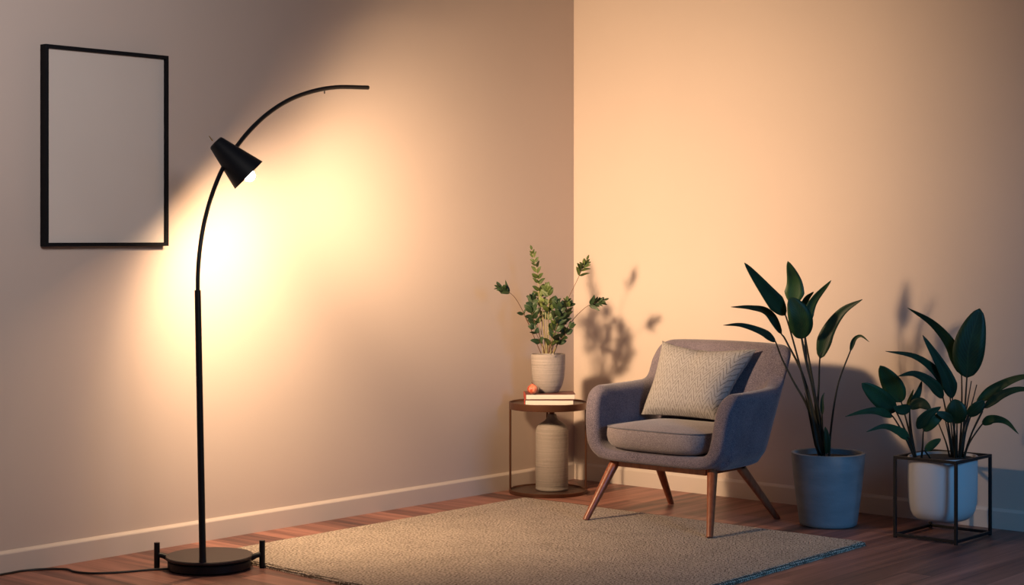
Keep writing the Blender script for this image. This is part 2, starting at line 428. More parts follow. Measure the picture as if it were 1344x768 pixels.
# shade
sT = on_x(301, 206, armX(301) + dx0)
dS = (sT - CAMP).dot(cF) - 0.062
tp = at(282.5, 186.5, dS + 0.005); bt = at(326.5, 230, dS + 0.03)
ax = (bt - tp).normalized(); Ls = (bt - tp).length
q = Vector((0, 0, 1)).rotation_difference(ax).to_matrix().to_4x4(); q.translation = tp
def lathe_axis(prof, mat4, n=48):
    mb = MB().lathe(prof, (0, 0, 0), n); mb.v = [mat4 @ v for v in mb.v]; return mb
shade = lathe_axis([(0.0, -0.001), (0.024, 0.0), (0.0285, 0.003), (0.0305, 0.008), (0.0715, Ls), (0.0690, Ls), (0.0282, 0.010), (0.0, 0.008)], q, 64).build('lamp_shade', M['black'], lamp)
lathe_axis([(0.029, 0.020), (0.0683, Ls-0.001), (0.0675, Ls-0.001), (0.0282, 0.020)], q, 64).build('shade_lining', M['shade_in'], shade)
lathe_axis([(0.0, 0.010), (0.014, 0.010), (0.014, Ls-0.01), (0.0, Ls-0.01)], q, 24).build('lamp_socket', M['black'], shade)
# brass pin at the top of the shade
pn = at(279, 185, dS + 0.005)
MB().tube([pn, at(274.5, 178.5, dS + 0.0)], [0.0026, 0.0014], 8).build('brass_pin', M['brass'], lamp)
# clamp joining shade and arm
MB().tube([sT - cF*0.030, sT + cF*0.010], 0.012, 16).build('clamp', M['black'], lamp)
scr = on_x(426, 119.5, armX(426) + dx0)
MB().tube([scr, scr - Vector((0, 0, 0.0105))], 0.0024, 8).build('screw', M['black'], lamp)
BULB = tp + ax*(Ls + 0.003)
LAMP_COL = (1.0, 0.67, 0.385)
M['bulb'] = emit('glowing_bulb', (1.0, 0.67, 0.40), 1750.0)
rb = 0.021
bprof = [(0.0, -0.062), (0.011, -0.062), (0.0115, -0.03)] + [(rb*math.sin(a), -rb*math.cos(a)) for a in [0.55 + (PI-0.55)*i/14 for i in range(15)]]
qb = q.copy(); qb.translation = BULB
lathe_axis(bprof, qb, 32).build('light_bulb', M['bulb'], lamp)
# power cord
cp = [floor_at(x, y, 0.004) for x, y in ((262, 747), (232, 747), (203, 747.5), (160, 751), (122, 752.5), (98, 750.5), (84, 747))]
cp += [Vector((BD+0.006, cp[-1].y - 0.10, 0.004)), Vector((BD+0.006, cp[-1].y - 0.3, 0.004)), Vector((BD+0.006, cp[-1].y - 1.4, 0.004))]
MB().tube(spline(cp, 80), 0.0038, 8).build('power_cord', M['cord'], lamp)

# ------------------------------------------------------------------ rug
def make_rug():
    c00, c10, c11, c01 = Vector((0.285, -2.528, 0)), Vector((2.10, -2.66, 0)), Vector((2.04, -0.715, 0)), Vector((0.285, -0.71, 0))
    nx, ny = 150, 150; H = 0.015
    vs = []; fs = []
    def P(u, v): return (c00*(1-u) + c10*u)*(1-v) + (c01*(1-u) + c11*u)*v
    prof = lambda d: H*math.sqrt(max(0, 1 - (1 - min(1, d/0.016))**2))
    us = [0, .0015, .004, .007] + [0.01 + 0.98*i/nx for i in range(nx+1)] + [.993, .996, .9985, 1]
    N = len(us)
    for v in us:
        for u in us:
            p = P(u, v)
            d = min(min(u, 1-u)*1.8, min(v, 1-v)*1.9)
            wob = 0.004*noise.noise(Vector((p.x*9, p.y*9, 3))) + 0.0025*noise.noise(Vector((p.x*45, p.y*45, 1)))
            e = 1 if d < 0.03 else 0
            q2 = p.copy()
            if min(u, 1-u)*1.8 < 0.03: q2.x += wob
            if min(v, 1-v)*1.9 < 0.03 and v > 0.5: q2.y += wob
            q2.z = 0.002 + prof(d) + 0.0012*noise.noise(Vector((p.x*6, p.y*6, 0)))*(1-e)
            vs.append(q2)
    for j in range(N-1):
        for i in range(N-1): fs.append([j*N+i, j*N+i+1, (j+1)*N+i+1, (j+1)*N+i])
    # underside
    o = len(vs)
    ring = [j for j in range(N)] + [j*N + N-1 for j in range(1, N)] + [(N-1)*N + i for i in range(N-2, -1, -1)] + [j*N for j in range(N-2, 0, -1)]
    for k in ring: vs.append(Vector((vs[k].x, vs[k].y, 0)))
    R = len(ring)
    for i in range(R): fs.append([ring[i], ring[(i+1) % R], o+(i+1) % R, o+i])
    fs.append([o+i for i in range(R)][::-1])
    return MB().add(vs, fs)
rug = make_rug().build('area_rug', M['rug'], loc=(1.17, -1.65, 0), sharp=80)
tag(rug, 'large beige woven rug lying on the wooden floor in front of the armchair', 'rug')
RUGZ = 0.0165

# ------------------------------------------------------------------ side table
tc_ = Vector((0.209, -0.452, 0)); TR = 0.184
tb = thing('side_table', tc_, 'round dark side table with thin bronze frame in the corner', 'side table')
MB().lathe([(0, 0.396), (TR-0.004, 0.396), (TR-0.004, 0.420), (0, 0.420)], tc_, 72).build('table_top', M['table_top'], tb)
MB().lathe([(TR-0.006, 0.397), (TR-0.001, 0.396), (TR, 0.399), (TR, 0.426), (TR-0.002, 0.428), (TR-0.005, 0.428), (TR-0.006, 0.426), (TR-0.006, 0.397)], tc_, 72).build('rim', M['bronze'], tb)
MB().lathe([(0, 0.004), (TR-0.006, 0.004), (TR-0.006, 0.012), (0, 0.012)], tc_, 72).build('base_shelf', M['table_top'], tb)
MB().lathe([(TR-0.010, 0), (TR-0.001, 0), (TR, 0.002), (TR, 0.016), (TR-0.002, 0.018), (TR-0.009, 0.018), (TR-0.010, 0.016), (TR-0.010, 0)], tc_, 72).build('base_ring', M['bronze'], tb)
for d in (-cR, cR, cF):
    p = tc_ + d*(TR-0.006)
    MB().tube([p + Vector((0, 0, 0.012)), p + Vector((0, 0, 0.396))], 0.0052, 12).build('leg', M['bronze'], tb)

bp_ = floor_at(725, 640, 0.012) ; bp_ = tc_ + cR*0.018 + Vector((0, 0, 0.0125))
bo = thing('bottle_vase', bp_, 'tall ribbed clay bottle vase standing on the base under the side table', 'vase')
pr = [(0, 0), (0.070, 0), (0.0755, 0.004), (0.0765, 0.012), (0.0745, 0.016), (0.0765, 0.020), (0.077, 0.15), (0.077, 0.272), (0.0745, 0.290), (0.066, 0.305), (0.050, 0.316), (0.034, 0.326), (0.025, 0.338), (0.0215, 0.350), (0.021, 0.356), (0.017, 0.357), (0.017, 0.33), (0, 0.33)]
MB().lathe(pr, bp_, 64).build('body', M['bottle'], bo, sharp=60)
MB().lathe([(0, 0.345), (0.0125, 0.345), (0.0125, 0.374), (0.011, 0.376), (0, 0.376)], bp_, 32).build('stopper', M['bronze'], bo)

# books
bk0 = tc_ + cR*0.006 + cF*(-0.035) + Vector((0, 0, 0.4205))
def book(base, ang, L, W, T, cover, label, ct=0.0022):
    t = thing('book', base, label, 'book', None)
    m4 = Matrix.Translation(base) @ Matrix.Rotation(ang, 4, 'Z')
    # local x along the spine's normal (spine at -x), y depth
    MB().box((-L/2+0.003, -W/2+0.003, ct), (L/2-0.003, W/2-0.003, T-ct), 0.0012, m4).build('pages', M['pages'], t, smooth=False)
    mb = MB()
    mb.box((-L/2, -W/2, 0), (L/2, W/2, ct), 0.0006, m4)
    mb.box((-L/2, -W/2, T-ct), (L/2, W/2, T), 0.0006, m4)
    mb.build('cover', cover, t, smooth=False)
    MB().box((-L/2-0.003, -W/2, 0), (-L/2+0.0015, W/2, T), 0.0012, m4).build('spine', M['cover_red'], t, smooth=False)
    return t
angb = math.atan2(RY, RX)
book(bk0, angb - 0.03, 0.228, 0.165, 0.0265, M['cover_brown'], 'lower of two red-spined books on the side table')
bk1 = bk0 + Vector((0, 0, 0.0268))
book(bk1, angb + 0.035, 0.232, 0.158, 0.0265, M['cover_brown'], 'upper of two red-spined books, directly under the plant pot')
ztop = bk1.z + 0.0268

# onion-like bulb
op = at(699, 504, 8.0); op.z = ztop
on = thing('red_onion', op, 'small red onion sitting on the books beside the plant pot', 'onion')
MB().lathe([(0, 0), (0.008, 0.0005), (0.017, 0.005), (0.0235, 0.013), (0.0255, 0.022), (0.0235, 0.032), (0.0165, 0.040), (0.008, 0.0445), (0.004, 0.047), (0, 0.048)], op, 32).build('bulb', M['onion'], on)
MB().tube([op + Vector((0, 0, 0.044)), op + Vector((-0.001, 0, 0.051)), op + Vector((-0.006, -0.003, 0.055))], [0.0042, 0.0026, 0.001], 8).build('stem', M['stem_brown'], on)

# ------------------------------------------------------------------ leaves
def leaf_into(mb, pts, w, shape='lance', roll=0.0, fold=0.25, nseg=18, view=None, curl=0.0):
    P = spline(pts, nseg)
    vs = []; fs = []; uv = []
    th = 0.0007
    prev = None
    cols = (-1.0, -0.55, 0.0, 0.55, 1.0)
    for i, p in enumerate(P):
        t = i/(nseg-1)
        T = (P[min(i+1, nseg-1)] - P[max(i-1, 0)]).normalized()
        vw = (view or (CAMP - p)).normalized()
        S = T.cross(vw)
        if S.length < 0.15 and prev is not None: S = prev
        S.normalize()
        if prev is not None and S.dot(prev) < 0: S = -S
        prev = S
        R = Matrix.Rotation(roll, 3, T); S2 = R @ S; Nn = S2.cross(T).normalized()
        if shape == 'lance': ww = (min(1, t/0.28))**0.62 * (max(0, 1-t))**0.62 * (1.22)
        elif shape == 'wide': ww = max(0, math.sin(PI*min(1, t**0.88)))**0.58
        elif shape == 'strap': ww = (min(1, t/0.22))**0.55 * (max(0, 1-t))**0.75 * 1.2
        else: ww = max(0, math.sin(PI*t**0.8))**0.75
        ww = min(1, ww)
        if i in (0, nseg-1): ww = 0.03
        h = w/2*ww
        for c in cols:
            vs.append(p + S2*(c*h*math.cos(fold)) + Nn*(abs(c)*h*math.sin(fold)) + Nn*(curl*h*c*c*math.sin(t*9)))
            uv.append((c, t))
    n = len(cols)
    for i in range(nseg-1):
        for j in range(n-1): fs.append([i*n+j, i*n+j+1, (i+1)*n+j+1, (i+1)*n+j])
    mb.add(vs, fs, uv); return P
def leafobj(name, mb, mat, parent):
    o = mb.build(name, mat, parent, sharp=180)
    s = o.modifiers.new('s', 'SOLIDIFY'); s.thickness = 0.0009; s.offset = 0
    return o
PXM = lambda px, d: px*d/F

# --- plant on the books
pp = tc_ + cR*(-0.001) + cF*0.0 + Vector((0, 0, ztop))
pp = at(719.5, 500, 8.1); pp.z = ztop
tp_ = thing('potted_plant', pp, 'leafy sprigs in a small grey stoneware pot on the books', 'potted plant')
MB().lathe([(0, 0), (0.044, 0), (0.050, 0.003), (0.060, 0.018), (0.069, 0.040), (0.0755, 0.070), (0.079, 0.11), (0.0805, 0.175), (0.0800, 0.179), (0.077, 0.180), (0.0745, 0.177), (0.073, 0.15), (0.0, 0.15)], pp, 64).build('pot', M['stoneware'], tp_, sharp=60)
MB().lathe([(0, 0.158), (0.05, 0.160), (0.0735, 0.154), (0.0735, 0.150), (0, 0.150)], pp, 40).build('soil', M['soil'], tp_)
def sprig(px, leaf_from, pairs, lw, ll, mat, stem_mat='stem_brown', r=0.0016, spread=0.9, big=0.0, seed=0, tipleaf=True, dd=0.0):
    rnd = random.Random(seed)
    P = spline([at(x, y, d) for x, y, d in px], 40)
    st = MB().tube(P, [r*(1.15 - 0.6*i/39) for i in range(40)], 8).build('stem', M[stem_mat], tp_)
    if pairs == 0: return
    mb = MB()
    for k in range(pairs):
        t = leaf_from + (0.97-leaf_from)*k/max(1, pairs-1) if pairs > 1 else leaf_from
        i = min(38, int(t*39)); p = P[i]; T = (P[i+1] - P[i]).normalized()
        vw = (CAMP - p).normalized(); S = T.cross(vw).normalized()
        f = 1 - 0.45*(k/max(1, pairs))
        for sg in (-1, 1):
            a = spread*(0.75 + 0.4*rnd.random()) * (1 - 0.35*k/max(1, pairs))
            D = (T*math.cos(a) + S*sg*math.sin(a) + vw*rnd.uniform(-0.55, 0.7)).normalized()
            L = ll*f*(0.8 + 0.5*rnd.random())
            off = T*(rnd.uniform(-0.004, 0.004))
            b0 = p + off; e = b0 + D*L
            mid = (b0+e)/2 + vw*rnd.uniform(-0.1, 0.15)*L + T*0.08*L
            leaf_into(mb, [b0, mid, e], lw*f*(0.8 + 0.5*rnd.random()), 'lance' if rnd.random() < 0.6 else 'oval', rnd.uniform(-0.9, 0.9), 0.25, 10)
    if tipleaf:
        T = (P[-1] - P[-3]).normalized()
        leaf_into(mb, [P[-1], P[-1] + T*ll*0.3, P[-1] + T*ll*0.55], lw*0.55, 'oval', 0.3, 0.2, 9)
    leafobj('foliage', mb, M[mat], st)
D0 = 8.08
sprig([(710, 464, D0), (700, 440, D0-.03), (688, 412, D0-.08), (676, 391, D0-.13), (664, 381, D0-.16), (655, 377, D0-.18)], 0.72, 5, 0.020, 0.050, 'sprig_dark', seed=1, spread=0.75)
sprig([(710, 464, D0), (700, 440, D0-.02), (691, 420, D0-.05), (686, 411, D0-.07)], 0.93, 1, 0.014, 0.036, 'sprig_dark', seed=21, r=0.0012, tipleaf=False)
sprig([(717, 464, D0), (713, 430, D0-.01), (708, 395, D0-.02), (706, 368, D0-.02), (703, 347, D0-.02), (698, 328, D0-.02)], 0.44, 9, 0.023, 0.042, 'sprig', 'stem_pale', seed=3, r=0.0022)
sprig([(723, 464, D0), (730, 430, D0), (742, 400, D0-.02), (756, 371, D0-.04), (763, 356, D0-.05), (770, 341, D0-.06)], 0.74, 5, 0.020, 0.048, 'sprig', seed=4, spread=0.85)
sprig([(727, 464, D0), (736, 444, D0-.03), (752, 420, D0-.08), (768, 404, D0-.12), (780, 398, D0-.14), (792, 394, D0-.15)], 0.70, 5, 0.020, 0.050, 'sprig_dark', seed=5, spread=0.75)
sprig([(716, 464, D0-.03), (708, 440, D0-.06), (700, 418, D0-.09), (698, 402, D0-.10), (699, 391, D0-.1)], 0.50, 5, 0.030, 0.050, 'sprig_dark', seed=6)
sprig([(719, 464, D0-.04), (719, 435, D0-.06), (720, 410, D0-.07), (720, 388, D0-.07), (718, 378, D0-.07)], 0.42, 6, 0.032, 0.050, 'sprig', 'stem_pale', seed=7)
sprig([(721, 464, D0-.05), (724, 440, D0-.09), (729, 420, D0-.11), (731, 405, D0-.12), (730, 396, D0-.12)], 0.35, 6, 0.034, 0.052, 'sprig_dark', 'stem_pale', seed=8)
sprig([(723, 464, D0-.02), (731, 442, D0-.05), (738, 425, D0-.07), (743, 408, D0-.07), (744, 396, D0-.07)], 0.38, 6, 0.032, 0.050, 'sprig', seed=9)
sprig([(724, 464, D0-.05), (733, 450, D0-.09), (741, 440, D0-.12), (749, 429, D0-.13)], 0.30, 4, 0.030, 0.050, 'sprig_dark', seed=10, spread=0.6)
sprig([(715, 464, D0-.04), (710, 452, D0-.07), (704, 438, D0-.1), (700, 430, D0-.1)], 0.4, 3, 0.026, 0.044, 'sprig_dark', seed=11)
sprig([(720, 464, D0-.06), (722, 450, D0-.1), (726, 436, D0-.12), (728, 424, D0-.13)], 0.3, 4, 0.030, 0.046, 'sprig', seed=12)
sprig([(720, 464, D0-.10), (727, 440, D0-.14), (734, 418, D0-.16), (737, 402, D0-.16)], 0.30, 6, 0.032, 0.050, 'sprig_dark', seed=31)
sprig([(722, 464, D0+.02), (730, 440, D0+.03), (739, 418, D0+.03), (748, 400, D0+.03)], 0.4, 5, 0.028, 0.046, 'sprig_dark', seed=32)
sprig([(714, 464, D0-.0), (706, 430, D0-.0), (700, 404, D0-.0), (697, 392, D0-.0)], 0.4, 5, 0.026, 0.044, 'sprig_dark', seed=33)
sprig([(718, 464, D0+.02), (714, 430, D0+.03), (712, 400, D0+.03), (710, 383, D0+.03)], 0.5, 5, 0.028, 0.044, 'sprig_light', 'stem_pale', seed=13)
for (x0_, x1_, yt) in ((713, 707, 400), (716, 712, 405), (718, 716, 410), (721, 719, 420), (723, 727, 425), (722, 731, 430), (726, 738, 436)):
    sprig([(x0_, 464, D0-.06), ((x0_+x1_)/2, (464+yt)/2, D0-.08), (x1_, yt, D0-.07)], 0, 0, 0, 0, 'sprig', 'stem_pale', r=0.0022)

# --- tall plant right of the armchair
pt = floor_at(1087, 689); pt.z = 0
tpl = thing('potted_plant', pt, 'tall narrow-leaved plant in a large blue-grey pot behind the armchair', 'potted plant')
MB().lathe([(0, 0), (0.110, 0), (0.118, 0.006), (0.121, 0.02), (0.134, 0.12), (0.146, 0.22), (0.1525, 0.296), (0.1525, 0.302), (0.149, 0.304), (0.141, 0.304), (0.138, 0.299), (0.134, 0.268), (0, 0.268)], pt, 72).build('pot', M['blue_pot'], tpl, sharp=60)
MB().lathe([(0, 0.284), (0.09, 0.286), (0.1355, 0.280), (0.134, 0.266), (0, 0.266)], pt, 48).build('soil', M['soil'], tpl)
DB = 7.17
def big_leaf(root, lp, w, shape, stalk, mat='leaf_dark', roll=0.0, fold=0.25, sr=0.0046, name='leaf', curl=0.0):
    pts = [at(x, y, d) for x, y, d in lp]
    d = lp[0][2]
    mb = MB(); leaf_into(mb, pts, PXM(w, d)/max(0.55, math.cos(roll)), shape, roll, fold, 22, curl=curl)
    lo = leafobj(name, mb, M[mat], root)
    if stalk:
        sp_ = [at(x, y, dd) for x, y, dd in stalk] + [pts[0], pts[0].lerp(pts[1], 0.25)]
        Q = spline(sp_, 30)
        MB().tube(Q, [sr*(1.25 - 0.75*i/29) for i in range(30)], 8).build('stalk', M['stalk'], lo)
B_ = DB
big_leaf(tpl, [(1031, 414, B_-.05), (1006, 383, B_-.10), (977, 345, B_-.16)], 24, 'lance', [(1078, 603, B_), (1066, 545, B_), (1045, 462, B_-.02)], 'leaf_mid', 0.25, 0.3)
big_leaf(tpl, [(1041, 400, B_+.03), (1043, 372, B_+.03), (1034, 343, B_+.0)], 27, 'lance', [(1080, 603, B_), (1072, 540, B_+.01), (1056, 460, B_+.03)], 'leaf_mid', -0.1, 0.2)
big_leaf(tpl, [(1052, 445, B_-.04), (1050, 418, B_-.09), (1037, 390, B_-.10)], 32, 'wide', [(1080, 603, B_-.01), (1074, 540, B_-.03), (1059, 480, B_-.04)], 'leaf_mid', 0.1, 0.15)
big_leaf(tpl, [(1056, 433, B_+.0), (1066, 398, B_+.0), (1091, 368, B_-.04)], 15, 'lance', [(1081, 603, B_), (1074, 540, B_), (1060, 480, B_)], 'leaf_mid', 0.2, 0.35)
big_leaf(tpl, [(1052, 410, B_+.06), (1058, 393, B_+.06), (1068, 383, B_+.04)], 10, 'lance', [(1081, 603, B_+.03), (1070, 520, B_+.04), (1058, 450, B_+.06)], 'leaf_mid', 0.3, 0.3)
big_leaf(tpl, [(1026, 439, B_+.0), (1008, 411, B_-.03), (985, 404, B_-.08), (959, 403, B_-.14)], 12, 'strap', [(1077, 603, B_), (1058, 505, B_), (1033, 450, B_)], 'leaf_dark', 0.3, 0.3)
big_leaf(tpl, [(1018, 449, B_+.0), (1000, 436, B_-.03), (973, 427, B_-.07), (949, 427, B_-.12)], 11, 'strap', [(1076, 603, B_-.01), (1062, 540, B_+.01), (1041, 500, B_+.03), (1026, 470, B_+.03)], 'leaf_dark', 0.3, 0.3)
big_leaf(tpl, [(1076, 471, B_-.02), (1087, 436, B_-.04), (1106, 409, B_-.07), (1132, 393, B_-.12)], 21, 'strap', [(1083, 603, B_), (1074, 545, B_), (1075, 500, B_-.01)], 'leaf_dark', -0.2, 0.3)
big_leaf(tpl, [(1116, 461, B_-.02), (1121, 446, B_-.03), (1130, 441, B_-.05), (1141, 449, B_-.08)], 7, 'strap', [(1088, 603, B_), (1091, 560, B_), (1100, 505, B_-.01)], 'leaf_dark', 0.1, 0.5, 0.0042)
big_leaf(tpl, [(1079, 545, B_-.03), (1079, 525, B_-.03), (1082, 515, B_-.03)], 6, 'strap', [(1082, 603, B_-.02), (1080, 575, B_-.03)], 'leaf_dark', 0.1, 0.5, 0.0040)
big_leaf(tpl, [(1085, 596, B_-.04), (1086, 580, B_-.05), (1083, 560, B_-.05)], 9, 'wide', None, 'leaf_dark', 0.1, 0.2)
# leaf sheaths clustered at the stem
for k, (x0_, y0_, x1_, y1_, w) in enumerate(((1080, 600, 1060, 506, 12), (1081, 602, 1068, 507, 13), (1077, 602, 1056, 515, 9), (1082, 600, 1072, 520, 9), (1076, 600, 1066, 545, 8))):
    mb = MB(); d = B_ - 0.02 + 0.012*(k % 3)
    leaf_into(mb, [at(x0_, y0_, d), at((x0_+x1_)/2, (y0_+y1_)/2, d), at(x1_, y1_, d)], PXM(w, d), 'strap', 0.4*(k-2)*0.5, 0.6, 14)
    leafobj('leaf_sheath', mb, M['stalk'], tpl)

# --- planter in the wire stand
SX0, SX1, SY0, SY1, SH = 2.03, 2.305, -0.482, -0.172, 0.327
sc_ = Vector(((SX0+SX1)/2, (SY0+SY1)/2, 0))
st = thing('plant_stand', sc_, 'open black metal cube stand holding the white planter', 'plant stand')
g = 0.0058
for X in (SX0+g, SX1-g):
    for Y in (SY0+g, SY1-g):
        MB().box((X-g, Y-g, 0), (X+g, Y+g, SH), 0.001).build('leg', M['black'], st, smooth=False)
for nm, Z in (('bottom_rail', 0.012), ('top_rail', SH-g)):
    for Y in (SY0+g, SY1-g): MB().box((SX0+2*g, Y-g, Z-g), (SX1-2*g, Y+g, Z+g), 0.001).build(nm, M['black'], st, smooth=False)
    for X in (SX0+g, SX1-g): MB().box((X-g, SY0+2*g, Z-g), (X+g, SY1-2*g, Z+g), 0.001).build(nm, M['black'], st, smooth=False)
pa, pb = (SX1-SX0)/2 - 2*g - 0.0003, (SY1-SY0)/2 - 2*g - 0.0003
pc = sc_ + Vector((0, 0, 0.066))
wp = thing('potted_plant', pc, 'broad-leaved plants in a white planter held in the black wire stand', 'potted plant')
HH = 0.258
prof = [(0, 0), (0.55, 0.0), (0.72, 0.006), (0.85, 0.020), (0.93, 0.042), (0.97, 0.07), (0.99, 0.12), (1.0, HH-0.004), (0.99, HH), (0.955, HH), (0.945, HH-0.006), (0.93, HH-0.03), (0, HH-0.03)]
MB().lathe(prof, pc, 96, 2.5, (pa, pb)).build('pot', M['white_pot'], wp, sharp=60)
MB().lathe([(0, HH-0.006), (0.6, HH-0.006), (0.94, HH-0.010), (0.93, HH-0.032), (0, HH-0.032)], pc, 64, 2.5, (pa, pb)).build('soil', M['soil'], wp)
G = 6.93
rb_ = (1256, 606, G)
def W(lp, w, shape, stalk, mat='leaf_dark', roll=0.0, fold=0.2, sr=0.0038, curl=0.0): big_leaf(wp, lp, w, shape, stalk, mat, roll, fold, sr, curl=curl)
W([(1269, 496, G+.0), (1272, 455, G-.02), (1286, 405, G-.03)], 41, 'wide', [(1262, 606, G), (1265, 560, G)], 'leaf_dark', 0.1, 0.14, 0.0044)
W([(1262, 492, G+.04), (1250, 455, G+.02), (1225, 425, G-.02), (1191, 404, G-.08)], 18, 'strap', [(1258, 606, G), (1262, 550, G+.02)], 'leaf_dark', -0.35, 0.25)
W([(1250, 523, G-.03), (1240, 490, G-.05), (1211, 440, G-.08)], 21, 'lance', [(1254, 606, G), (1252, 565, G-.02)], 'leaf_dark', 0.25, 0.3)
W([(1246, 516, G-.0), (1228, 488, G-.03), (1200, 468, G-.08), (1162, 461, G-.14)], 14, 'strap', [(1256, 606, G), (1252, 560, G)], 'leaf_dark', 0.3, 0.3)
W([(1238, 523, G-.06), (1222, 503, G-.09), (1200, 491, G-.12), (1178, 494, G-.16)], 16, 'strap', [(1252, 606, G-.01), (1245, 560, G-.04)], 'leaf_dark', 0.3, 0.3)
W([(1281, 530, G+.02), (1309, 509, G+.0), (1338, 496, G-.05), (1366, 493, G-.10)], 15, 'strap', [(1262, 606, G), (1268, 565, G+.01)], 'leaf_mid', -0.3, 0.3)
W([(1291, 536, G-.04), (1314, 519, G-.07), (1340, 511, G-.10), (1368, 516, G-.14)], 13, 'strap', [(1264, 606, G-.01), (1275, 570, G-.02)], 'leaf_dark', -0.3, 0.3)
W([(1253, 556, G-.09), (1255, 540, G-.12), (1253, 524, G-.12)], 28, 'wide', [(1254, 606, G-.02), (1252, 580, G-.06)], 'leaf_dark', 0.0, 0.15)
W([(1270, 546, G-.06), (1281, 536, G-.08), (1292, 526, G-.09)], 16, 'wide', [(1260, 606, G-.02), (1264, 570, G-.04)], 'leaf_dark', 0.2, 0.2)
W([(1289, 557, G-.05), (1303, 550, G-.08), (1321, 554, G-.11), (1337, 570, G-.14)], 13, 'strap', [(1264, 606, G-.02), (1272, 582, G-.03)], 'leaf_mid', 0.1, 0.25)
W([(1204, 563, G-.13), (1217, 545, G-.15), (1235, 534, G-.16)], 17, 'lance', None, 'leaf_dark', 0.3, 0.25)
W([(1212, 566, G-.10), (1224, 554, G-.12), (1240, 541, G-.12)], 14, 'wide', [(1209, 606, G-.05), (1211, 585, G-.08)], 'leaf_mid', 0.2, 0.2)
W([(1250, 553, G-.11), (1242, 547, G-.13), (1229, 541, G-.14)], 12, 'wide', [(1254, 606, G-.03), (1254, 575, G-.08)], 'leaf_dark', 0.2, 0.2)
LB = (1203, 606, G-.03)
W([(1176, 540, G-.06), (1155, 523, G-.09), (1131, 503, G-.12)], 25, 'wide', [LB, (1190, 570, G-.05)], 'leaf_mid', 0.15, 0.2)
W([(1183, 528, G-.02), (1172, 506, G-.03), (1155, 480, G-.06)], 28, 'wide', [LB, (1193, 565, G-.03)], 'leaf_mid', -0.15, 0.2)
W([(1172, 547, G-.10), (1152, 540, G-.13), (1132, 541, G-.16), (1109, 547, G-.20)], 12, 'strap', [LB, (1186, 570, G-.07)], 'leaf_mid', 0.3, 0.25)
W([(1194, 577, G-.12), (1179, 566, G-.14), (1160, 560, G-.17), (1137, 567, G-.20)], 13, 'strap', [LB], 'leaf_mid', 0.3, 0.25)
W([(1194, 534, G-.05), (1204, 517, G-.06), (1210, 500, G-.06)], 11, 'lance', [LB, (1196, 565, G-.04)], 'leaf_dark', 0.4, 0.4)
W([(1190, 535, G-.02), (1195, 522, G-.02), (1199, 511, G-.02)], 6, 'lance', None, 'leaf_lime', 0.2, 0.4)
W([(1194, 536, G-.08), (1207, 529, G-.10), (1222, 537, G-.13)], 15, 'wide', [LB, (1195, 570, G-.06)], 'leaf_dark', 0.0, 0.15)
W([(1195, 534, G-.09), (1184, 538, G-.12), (1173, 535, G-.14)], 14, 'wide', None, 'leaf_dark', 0.0, 0.15)
W([(1214, 592, G-.09), (1223, 584, G-.10), (1235, 576, G-.11)], 11, 'wide', [(1221, 606, G-.06), (1220, 600, G-.07)], 'leaf_mid', 0.0, 0.2)
for (x0_, x1_, yt) in ((1248, 1232, 556), (1250, 1240, 548), (1252, 1247, 545), (1256, 1256, 540), (1259, 1268, 540), (1260, 1275, 500), (1261, 1282, 505), (1263, 1290, 540)):
    Q = spline([at(x0_, 606, G), at((x0_*1.2+x1_*.8)/2, (606+yt)/2, G), at(x1_, yt, G+.01)], 16)
    MB().tube(Q, [0.0036*(1.2-0.6*i/15) for i in range(16)], 8).build('stalk', M['stalk'], wp)

